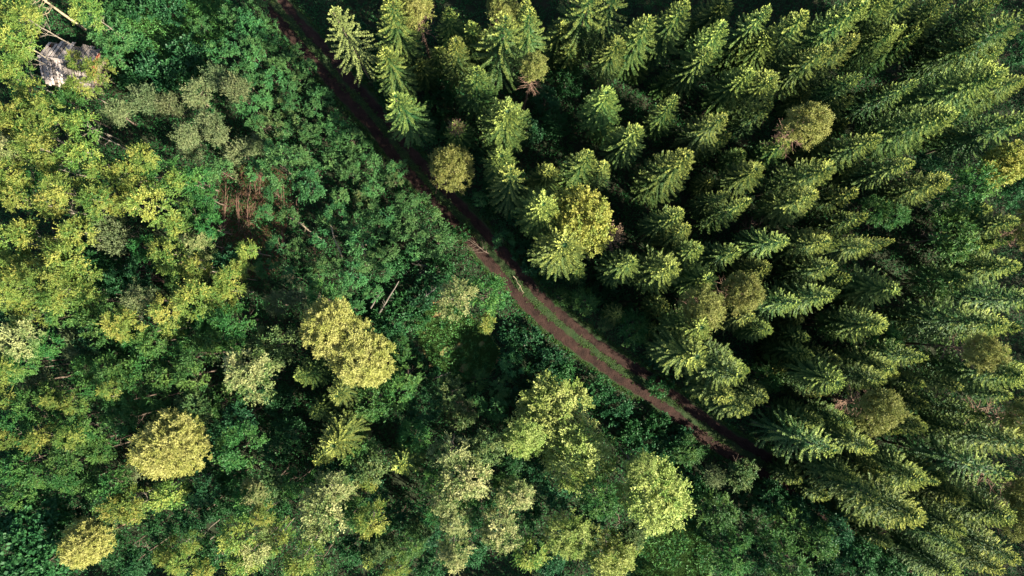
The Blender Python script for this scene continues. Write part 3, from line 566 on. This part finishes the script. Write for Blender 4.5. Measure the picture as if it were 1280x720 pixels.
log((655, 432), (663, 422), .07, 1.4, M['deadgrey'], 'thin grey fallen stick in the bushes below the middle track', 9)
log((1075, 684), (1094, 700), .07, .9, M['deadgrey'], 'thin fallen stick beside the shaded track end', 10)
def brush_row(x, y0, y1, wd, label, seed):
    g = random.Random(seed); a, b = at(x, y0, 0), at(x + g.uniform(-4, 8), y1, 0); d = b - a; mb = MB(); L = d.length
    t = bpy.data.objects.new('brush_row', None); col.objects.link(t); t.location = a
    side = Vector((-d.y, d.x, 0)).normalized(); dn = d.normalized()
    big = MB()
    for k in range(3):
        s = g.uniform(0, .35) * L; ln = g.uniform(.5, .65) * L; o = side * g.uniform(-wd, wd) * .6
        big.tube([dn * s + o + Vector((0, 0, .7)), dn * (s + ln * .5) + o + side * g.uniform(-.2, .2) + Vector((0, 0, 1.1)), dn * (s + ln) + o + Vector((0, 0, .9))], [.035, .03, .012], 6)
    for k in range(int(10 * L)):
        s = g.uniform(0, L); o = side * g.gauss(0, wd * .55)
        p = dn * s + o + Vector((0, 0, g.uniform(.05, .8)))
        dd = (dn * g.choice((-1, 1)) + side * g.gauss(0, .6) + Vector((0, 0, g.gauss(.1, .2)))).normalized()
        ln = g.uniform(.5, 1.8); mb.tube([p, p + dd * ln], [g.uniform(.012, .03), .006], 3)
        if k % 2: a2 = p + dd * ln * g.uniform(.3, .8); mb.tube([a2, a2 + (dd + side * g.gauss(0, .9) + Vector((0, 0, g.gauss(.2, .3)))).normalized() * g.uniform(.2, .6)], [.010, .004], 3)
    link('twigs', mb.mesh('brush_twigs', M['brush']), t); link('stems', big.mesh('brush_stems', M['brush']), t)
    tag(t, label, 'brush pile', 'rows of brown cut brush')
brush_row(286, 228, 330, .55, 'leftmost long row of reddish brown cut brush', 1)
brush_row(300, 222, 300, .7, 'wide row of brown brush just right of the leftmost row', 2)
brush_row(313, 226, 305, .6, 'third brown brush row from the left, in the reddest part', 3)
brush_row(326, 215, 262, .5, 'short brown brush row left of the pale green sapling', 4)
brush_row(352, 220, 262, .5, 'short brown brush row directly below the pale green sapling', 5)
brush_row(352, 280, 318, .4, 'small brown brush row left of the slanting pale log', 6)
brush_row(376, 246, 268, .35, 'shortest brown brush row, below the bushy green sapling', 7)
brush_row(397, 300, 330, .35, 'brown brush row just below the end of the slanting pale log', 8)

# ------------------------------------------------------------------ the hut
def hut():
    c = at(84, 78, 3.0); c.z = 0
    t = bpy.data.objects.new('plank_roofed_hut', None); col.objects.link(t); t.location = c; t.rotation_euler = (0, 0, R(-9))
    L, W, hw, hr = 4.8, 3.9, 2.2, 3.4
    plank = noise_mat('weathered_planks', [(0.16, 0.13, 0.115), (0.30, 0.25, 0.225), (0.42, 0.355, 0.32)], 2.2, 8, stretch=(6, .6, 1))
    pt = plank.node_tree; pb = next(n for n in pt.nodes if n.type == 'BSDF_PRINCIPLED'); src = pb.inputs['Base Color'].links[0].from_socket
    pg_ = pt.nodes.new('ShaderNodeNewGeometry'); pm = pt.nodes.new('ShaderNodeMapRange'); pm.inputs[3].default_value = .35; pm.inputs[4].default_value = 1.35
    ph = pt.nodes.new('ShaderNodeHueSaturation'); pt.links.new(pg_.outputs['Random Per Island'], pm.inputs[0]); pt.links.new(pm.outputs[0], ph.inputs['Value']); pt.links.new(src, ph.inputs['Color']); pt.links.new(ph.outputs[0], pb.inputs['Base Color'])
    logm = noise_mat('log_wall', [(0.10, 0.075, 0.055), (0.2, 0.15, 0.11)], 3, stretch=(.3, 3, 3))
    red = noise_mat('red_gable_boards', [(0.17, 0.045, 0.03), (0.30, 0.085, 0.055)], 3, stretch=(1, 4, 1))
    g = random.Random(4)
    for s in (-1, 1):
        mb = MB(); slope = Vector((0, s * (W / 2 + .35), -(hr - hw) * (W / 2 + .35) / (W / 2))); sl = slope.length; sn = slope.normalized()
        up = Vector((0, 0, 1)) - sn * sn.z; up.normalize()
        x = -L / 2 - .3
        while x < L / 2 + .3:
            wd = g.uniform(.20, .34); ln = sl + g.uniform(-.55, .25)
            if g.random() < .07: ln *= g.uniform(.55, .8)
            lift = g.uniform(0, .05)
            mid = Vector((x + wd / 2, 0, hr + .06 + lift)) + sn * ln / 2 + up * g.uniform(0, .02)
            tw = g.uniform(-.02, .02)
            mb.box(mid, Vector((wd / 2, 0, tw * .2)), sn * ln / 2 + Vector((tw, 0, 0)), up * .018)
            x += wd + g.uniform(.03, .10)
        link('roof', mb.mesh('roof_planks', plank), t)
    mb = MB()
    mb.box((0, 0, hr + .13), (L / 2 + .32, 0, 0), (0, .11, 0), (0, 0, .025)); link('ridge_board', mb.mesh('ridge', plank), t)
    for s in (-1, 1):
        mb = MB()
        for k in range(9): mb.tube([(-L / 2 - .15, s * W / 2, .13 + .25 * k), (L / 2 + .15, s * W / 2, .13 + .25 * k)], [.13, .13], 8)
        link('wall', mb.mesh('log_side_wall', logm), t)
        mb = MB()
        for k in range(8): mb.tube([(s * L / 2, -W / 2 - .1, .25 + .25 * k), (s * L / 2, W / 2 + .1, .25 + .25 * k)], [.125, .125], 8)
        link('wall', mb.mesh('log_end_wall', logm), t)
        mb = MB(); y = -W / 2
        while y < W / 2 - .05:
            h_ = (hr - hw) * (1 - abs(y + .1) / (W / 2)); 
            if h_ > .08: mb.box((s * (L / 2 + .15), y + .1, hw + h_ / 2 - .05), (.02, 0, 0), (0, .092, 0), (0, 0, h_ / 2 + .03))
            y += .2
        link('gable', mb.mesh('gable_boards', red), t)
    tag(t, 'small hut with weathered grey plank roof and red gable among trees', 'hut')
hut()

# ------------------------------------------------------------------ ground, track, clearings
def sheet(name, poly, z, mat, seed=0):
    g = random.Random(seed); pts = []
    n = len(poly)
    for i in range(n):
        a, b, c_, d = (Vector(poly[(i + k) % n]) for k in (-1, 0, 1, 2))
        for j in range(8):
            s = j / 8; p = .5 * (2 * b + (c_ - a) * s + (2 * a - 5 * b + 4 * c_ - d) * s * s + (3 * b - a - 3 * c_ + d) * s ** 3)
            pts.append(at(p.x + g.uniform(-3, 3), p.y + g.uniform(-3, 3), z))
    me = bpy.data.meshes.new(name); me.from_pydata([tuple(p) for p in pts], [], [tuple(range(len(pts)))]); me.update(); me.materials.append(mat)
    o = link(name, me); tag(o, kind='structure'); return o
me = bpy.data.meshes.new('ground'); S = 600; me.from_pydata([(-S, -S, 0), (S, -S, 0), (S, S, 0), (-S, S, 0)], [], [(0, 1, 2, 3)]); me.materials.append(M['ground'])
tag(link('ground', me), kind='structure')
POLY = {'clearing': [(520, 390), (560, 378), (600, 405), (625, 440), (610, 470), (575, 478), (545, 462), (525, 430)],
        'glade': [(790, 700), (800, 672), (835, 660), (870, 650), (890, 690), (880, 740), (790, 740)],
        'meadow': [(120, 10), (170, -10), (260, -10), (300, 20), (275, 60), (230, 85), (170, 75), (130, 50)],
        'bare_earth': [(275, 225), (300, 205), (340, 210), (365, 230), (355, 300), (340, 340), (290, 345), (270, 290)]}
sheet('clearing', POLY['clearing'], .012, M['moss'], 1); sheet('glade', POLY['glade'], .012, M['lawn'], 2)
sheet('meadow', POLY['meadow'], .012, M['lawn'], 3); sheet('bare_earth', POLY['bare_earth'], .008, M['earth'], 4)

LEFT = [(300, -40), (327, 2), (357, 37), (387, 70), (412, 100), (435, 125), (460, 152), (485, 184), (505, 211), (527, 235), (547, 256), (566, 276), (590, 302), (603, 318), (620, 337), (645, 367), (672, 395), (705, 422), (740, 449), (770, 470), (805, 491), (830, 510), (857, 531), (882, 549), (910, 566), (955, 592), (1002, 622), (1052, 657), (1090, 684), (1120, 706), (1160, 735), (1220, 780)]
lp = np.array([at(*p)[:2] for p in LEFT])
dd = np.gradient(lp, axis=0); dd /= np.linalg.norm(dd, axis=1, keepdims=True)
nr = np.stack([-dd[:, 1], dd[:, 0]], 1)          # towards the right rut (up and right in the photo)
cl = lp + nr * .88
seg = np.concatenate([[0], np.cumsum(np.linalg.norm(np.diff(cl, axis=0), axis=1))])
NU = int(seg[-1] / .16)
us = np.linspace(0, seg[-1], NU)
def smooth(v):
    k = np.ones(13) / 13; return np.convolve(np.pad(v, 6, 'edge'), k, 'valid')
CX, CY = smooth(np.interp(us, seg, cl[:, 0])), smooth(np.interp(us, seg, cl[:, 1]))
tx, ty = np.gradient(CX), np.gradient(CY); tl = np.hypot(tx, ty); tx /= tl; ty /= tl
NX, NY = -ty, tx
def wob(seed, amp, wl):
    g = np.random.default_rng(seed); k = int(seg[-1] / wl) + 3
    return np.interp(us, np.linspace(0, seg[-1], k), g.uniform(-amp, amp, k))
def track():
    off = np.linspace(-1.9, 1.9, 58); V = []; att = []
    g = np.random.default_rng(5)
    cL = -.88 + smooth(wob(1, .10, 3)); cR = .88 + smooth(wob(2, .10, 3))
    wL = .54 + wob(3, .10, 1.2) + wob(4, .07, .5); wR = .49 + wob(5, .12, 1.2) + wob(6, .08, .5)
    for i in range(NU):
        rl = np.exp(-((off - cL[i]) / wL[i]) ** 4); rr = np.exp(-((off - cR[i]) / wR[i]) ** 4)
        e = np.clip((1.9 - np.abs(off)) / .5, 0, 1)
        z = .02 + e * (.14 - .10 * (rl + rr) + g.normal(0, .008, len(off)))
        V.append(np.stack([CX[i] + NX[i] * off, CY[i] + NY[i] * off, z], 1)); att.append(np.clip(rl + rr, 0, 1))
    V = np.concatenate(V); att = np.concatenate(att); n = len(off)
    i, j = np.meshgrid(np.arange(NU - 1), np.arange(n - 1), indexing='ij'); a = (i * n + j).ravel()
    fs = np.stack([a, a + 1, a + n + 1, a + n], 1)[:, ::-1]
    me = bpy.data.meshes.new('track'); me.from_pydata(V.tolist(), [], fs.tolist()); me.update()
    at_ = me.attributes.new('rut', 'FLOAT', 'POINT'); at_.data.foreach_set('value', att.astype(np.float32))
    m, t, out = new_mat('track_soil'); N = t.nodes; L = t.links
    tc = N.new('ShaderNodeTexCoord')
    no = N.new('ShaderNodeTexNoise'); no.inputs['Scale'].default_value = 0.85; no.inputs['Detail'].default_value = 9; no.inputs['Roughness'].default_value = .7
    L.new(tc.outputs['Object'], no.inputs['Vector'])
    cr = N.new('ShaderNodeValToRGB'); cr.color_ramp.elements[0].position = .3; cr.color_ramp.elements[0].color = (.010, .0058, .0048, 1); cr.color_ramp.elements[1].position = .72; cr.color_ramp.elements[1].color = (.046, .0245, .0185, 1)
    L.new(no.outputs['Fac'], cr.inputs[0])
    c2 = N.new('ShaderNodeValToRGB'); c2.color_ramp.elements[0].position = .35; c2.color_ramp.elements[0].color = (.014, .032, .010, 1); c2.color_ramp.elements[1].position = .7; c2.color_ramp.elements[1].color = (.034, .044, .017, 1)
    L.new(no.outputs['Fac'], c2.inputs[0])
    a = N.new('ShaderNodeAttribute'); a.attribute_name = 'rut'
    n3 = N.new('ShaderNodeTexNoise'); n3.inputs['Scale'].default_value = 2.2; n3.inputs['Detail'].default_value = 6
    L.new(tc.outputs['Object'], n3.inputs['Vector'])
    ad = N.new('ShaderNodeMath'); ad.operation = 'MULTIPLY_ADD'; ad.inputs[1].default_value = 1.15; L.new(n3.outputs['Fac'], ad.inputs[0]); L.new(a.outputs['Fac'], ad.inputs[2])
    mr = N.new('ShaderNodeMapRange'); mr.inputs[1].default_value = .76; mr.inputs[2].default_value = 1.12; L.new(ad.outputs[0], mr.inputs[0])
    mx = N.new('ShaderNodeMix'); mx.data_type = 'RGBA'; L.new(mr.outputs[0], mx.inputs[0]); L.new(c2.outputs[0], mx.inputs[6]); L.new(cr.outputs[0], mx.inputs[7])
    p = N.new('ShaderNodeBsdfPrincipled'); p.inputs['Roughness'].default_value = .95; p.inputs['Specular IOR Level'].default_value = .15; L.new(mx.outputs[2], p.inputs['Base Color'])
    n2 = N.new('ShaderNodeTexNoise'); n2.inputs['Scale'].default_value = 9; n2.inputs['Detail'].default_value = 8; L.new(tc.outputs['Object'], n2.inputs['Vector'])
    b = N.new('ShaderNodeBump'); b.inputs['Strength'].default_value = .6; b.inputs['Distance'].default_value = .08; L.new(n2.outputs['Fac'], b.inputs['Height']); L.new(b.outputs[0], p.inputs['Normal'])
    L.new(p.outputs[0], out.inputs[0]); me.materials.append(m)
    tag(link('track', me), kind='structure')
track()

# ------------------------------------------------------------------ undergrowth and grass (nobody could count them)
def inside(P, poly):
    x, y = P[:, 0], P[:, 1]; r = np.zeros(len(P), bool); n = len(poly)
    for i in range(n):
        (x1, y1), (x2, y2) = poly[i], poly[(i + 1) % n]
        c = ((y1 > y) != (y2 > y)) & (x < (x2 - x1) * (y - y1) / (y2 - y1 + 1e-9) + x1); r ^= c
    return r
WPOLY = {k: [tuple(at(*p)[:2]) for p in v] for k, v in POLY.items()}
def track_dist(P):
    best = np.full(len(P), 1e9); sign = np.zeros(len(P))
    for i in range(0, NU, 4):
        dx, dy = P[:, 0] - CX[i], P[:, 1] - CY[i]; d = dx * dx + dy * dy; m = d < best
        best[m] = d[m]; sign[m] = (dx * NX[i] + dy * NY[i])[m]
    return np.sqrt(best), sign
def smooth_noise(P, wl, seed):
    g = np.random.default_rng(seed); v = np.zeros(len(P))
    for k in range(7):
        a = g.uniform(0, 6.28); f = 6.28 / wl * g.uniform(.6, 1.7)
        v += np.sin((P[:, 0] * math.cos(a) + P[:, 1] * math.sin(a)) * f + g.uniform(0, 6.28))
    return v / 7 ** .5
def undergrowth(name, mat, label, seed, only=None, sp=.56):
    g = np.random.default_rng(seed)
    X, Y = np.meshgrid(np.arange(-64, 66, sp), np.arange(-38, 40, sp)); P = np.stack([X.ravel(), Y.ravel()], 1); P += g.uniform(-.5, .5, P.shape) * sp
    td, sg = track_dist(P)
    keep = td > 1.62 + g.uniform(-.1, .6, len(P))
    keep &= ~((sg > 0) & (td > 4.5) & (g.random(len(P)) > .85))      # a little thinner under the dense conifers
    if only:
        keep &= inside(P, WPOLY[only])
    else:
        for k, pr in (('clearing', .12), ('glade', .3), ('meadow', .1), ('bare_earth', .75)):
            m = inside(P, WPOLY[k]); keep &= ~m | (g.random(len(P)) < pr)
    sn = smooth_noise(P, 5, 3); keep &= (sn > -1.5)
    P = P[keep]; td = td[keep]; sn = sn[keep]; n = len(P); K = 20
    h = (.30 + .45 * np.clip(sn * .5 + .5, 0, 1.4) * g.uniform(.4, 1.3, n)) * np.clip((td - 1.0) / 1.5, .35, 1)
    C = np.stack([P[:, 0], P[:, 1], h * .6], 1)
    a = g.uniform(0, 6.283, (n, K)); el = g.uniform(.05, 1.0, (n, K))
    D = np.stack([np.cos(a), np.sin(a), el], -1)
    Q = C[:, None] + D * (g.uniform(.05, .30, (n, K)) * (.6 + h[:, None]))[..., None]
    Dl = unit(D + g.normal(0, .35, D.shape)); Nm = unit(np.array([0, 0, 1.0]) + g.normal(0, .4, D.shape))
    k = n * K
    qs = blades(Q.reshape(k, 3), Dl.reshape(k, 3), g.uniform(.13, .24, k), g.uniform(.08, .14, k), Nm.reshape(k, 3))
    tag(link(name, mesh_from_quads(name, qs, M[mat])), label, 'undergrowth', kind='stuff')
undergrowth('undergrowth', 'under', 'dark green leafy undergrowth covering the forest floor', 31)
undergrowth('clearing_herbs', 'herb', 'low green herbs around the mossy brown clearing', 34, 'clearing', .8)
undergrowth('glade_herbs', 'herb', 'low bright green herbs in the grassy glade at the bottom', 33, 'glade', .8)
undergrowth('meadow_herbs', 'herb', 'bright green leafy herbs filling the meadow right of the hut', 32, 'meadow', .42)
def grass():
    g = np.random.default_rng(41); Ps = []
    n = 7000; i = g.integers(0, NU, n)                                # between the ruts and along both verges
    o = np.concatenate([g.normal(0, .24, n // 2), np.where(g.random(n - n // 2) < .5, -1, 1) * (1.62 + np.abs(g.normal(0, .25, n - n // 2)))])
    Ps.append(np.stack([CX[i] + NX[i] * o, CY[i] + NY[i] * o], 1))
    w0 = smooth_noise(Ps[0], 3.5, 12); Ps[0] = Ps[0][(w0 + g.normal(0, .35, n) > -.25) | (np.abs(o) > 1.3)]      # patchy along the middle
    for k, m in (('clearing', 14000), ('glade', 7000), ('meadow', 9000), ('bare_earth', 1500)):
        w_ = np.array(WPOLY[k]); lo, hi = w_.min(0), w_.max(0); P = g.uniform(lo, hi, (m * 2, 2)); P = P[inside(P, WPOLY[k])][:m]
        if k == 'clearing': P = P[smooth_noise(P, 3.0, 9) > -.9]
        Ps.append(P)
    P = np.concatenate(Ps); n = len(P); K = 6
    a = g.uniform(0, 6.283, (n, K)); D = np.stack([np.cos(a), np.sin(a), g.uniform(.4, 1.4, (n, K))], -1)
    Q = np.concatenate([P, np.full((n, 1), .07)], 1)[:, None] + D * .02
    k = n * K; Nm = unit(np.array([0, 0, 1.0]) + g.normal(0, .3, (k, 3)))
    qs = blades(Q.reshape(k, 3), D.reshape(k, 3), g.uniform(.10, .26, k), g.uniform(.035, .07, k), Nm)
    tag(link('grass', mesh_from_quads('grass', qs, M['grass'])), 'green grass along the track and in the clearings', 'grass', kind='stuff')
grass()
# the wood goes on beyond what the photo shows
def far_wood():
    g = np.random.default_rng(51); parts = []; tips = []
    lq, lt = spruce_crown(500, whorl=.8, per=6, dens=.6); bq = leafy_crown(501, 2.2, 4.4, 60, 5, 5, .34, .22, twig=.6, lobes=.4)[0]
    x = -86
    for gx in np.arange(-88, 92, 4.4):
        for gy in np.arange(-62, 66, 4.4):
            px, py = gx + g.uniform(-1.6, 1.6), gy + g.uniform(-1.6, 1.6)
            if -62 < px < 62 and -34.5 < py < 39: continue
            if px < -62 and g.random() < .2: continue
            a = g.uniform(0, 6.28); c, s = math.cos(a), math.sin(a); Rm = np.array([[c, s, 0], [-s, c, 0], [0, 0, 1]])
            con = px + .9 * py > -6
            if con: k = g.uniform(.75, 1.05); qd = lq * np.array([k, k, k]); tt = lt
            else: k = g.uniform(.8, 1.15); qd = bq * k + np.array([0, 0, g.uniform(4, 8)]); tt = np.zeros(len(bq))
            parts.append(qd @ Rm + np.array([px, py, 0])); tips.append(tt)
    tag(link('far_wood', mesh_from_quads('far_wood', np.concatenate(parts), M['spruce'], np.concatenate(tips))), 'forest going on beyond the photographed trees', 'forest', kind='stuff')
far_wood()
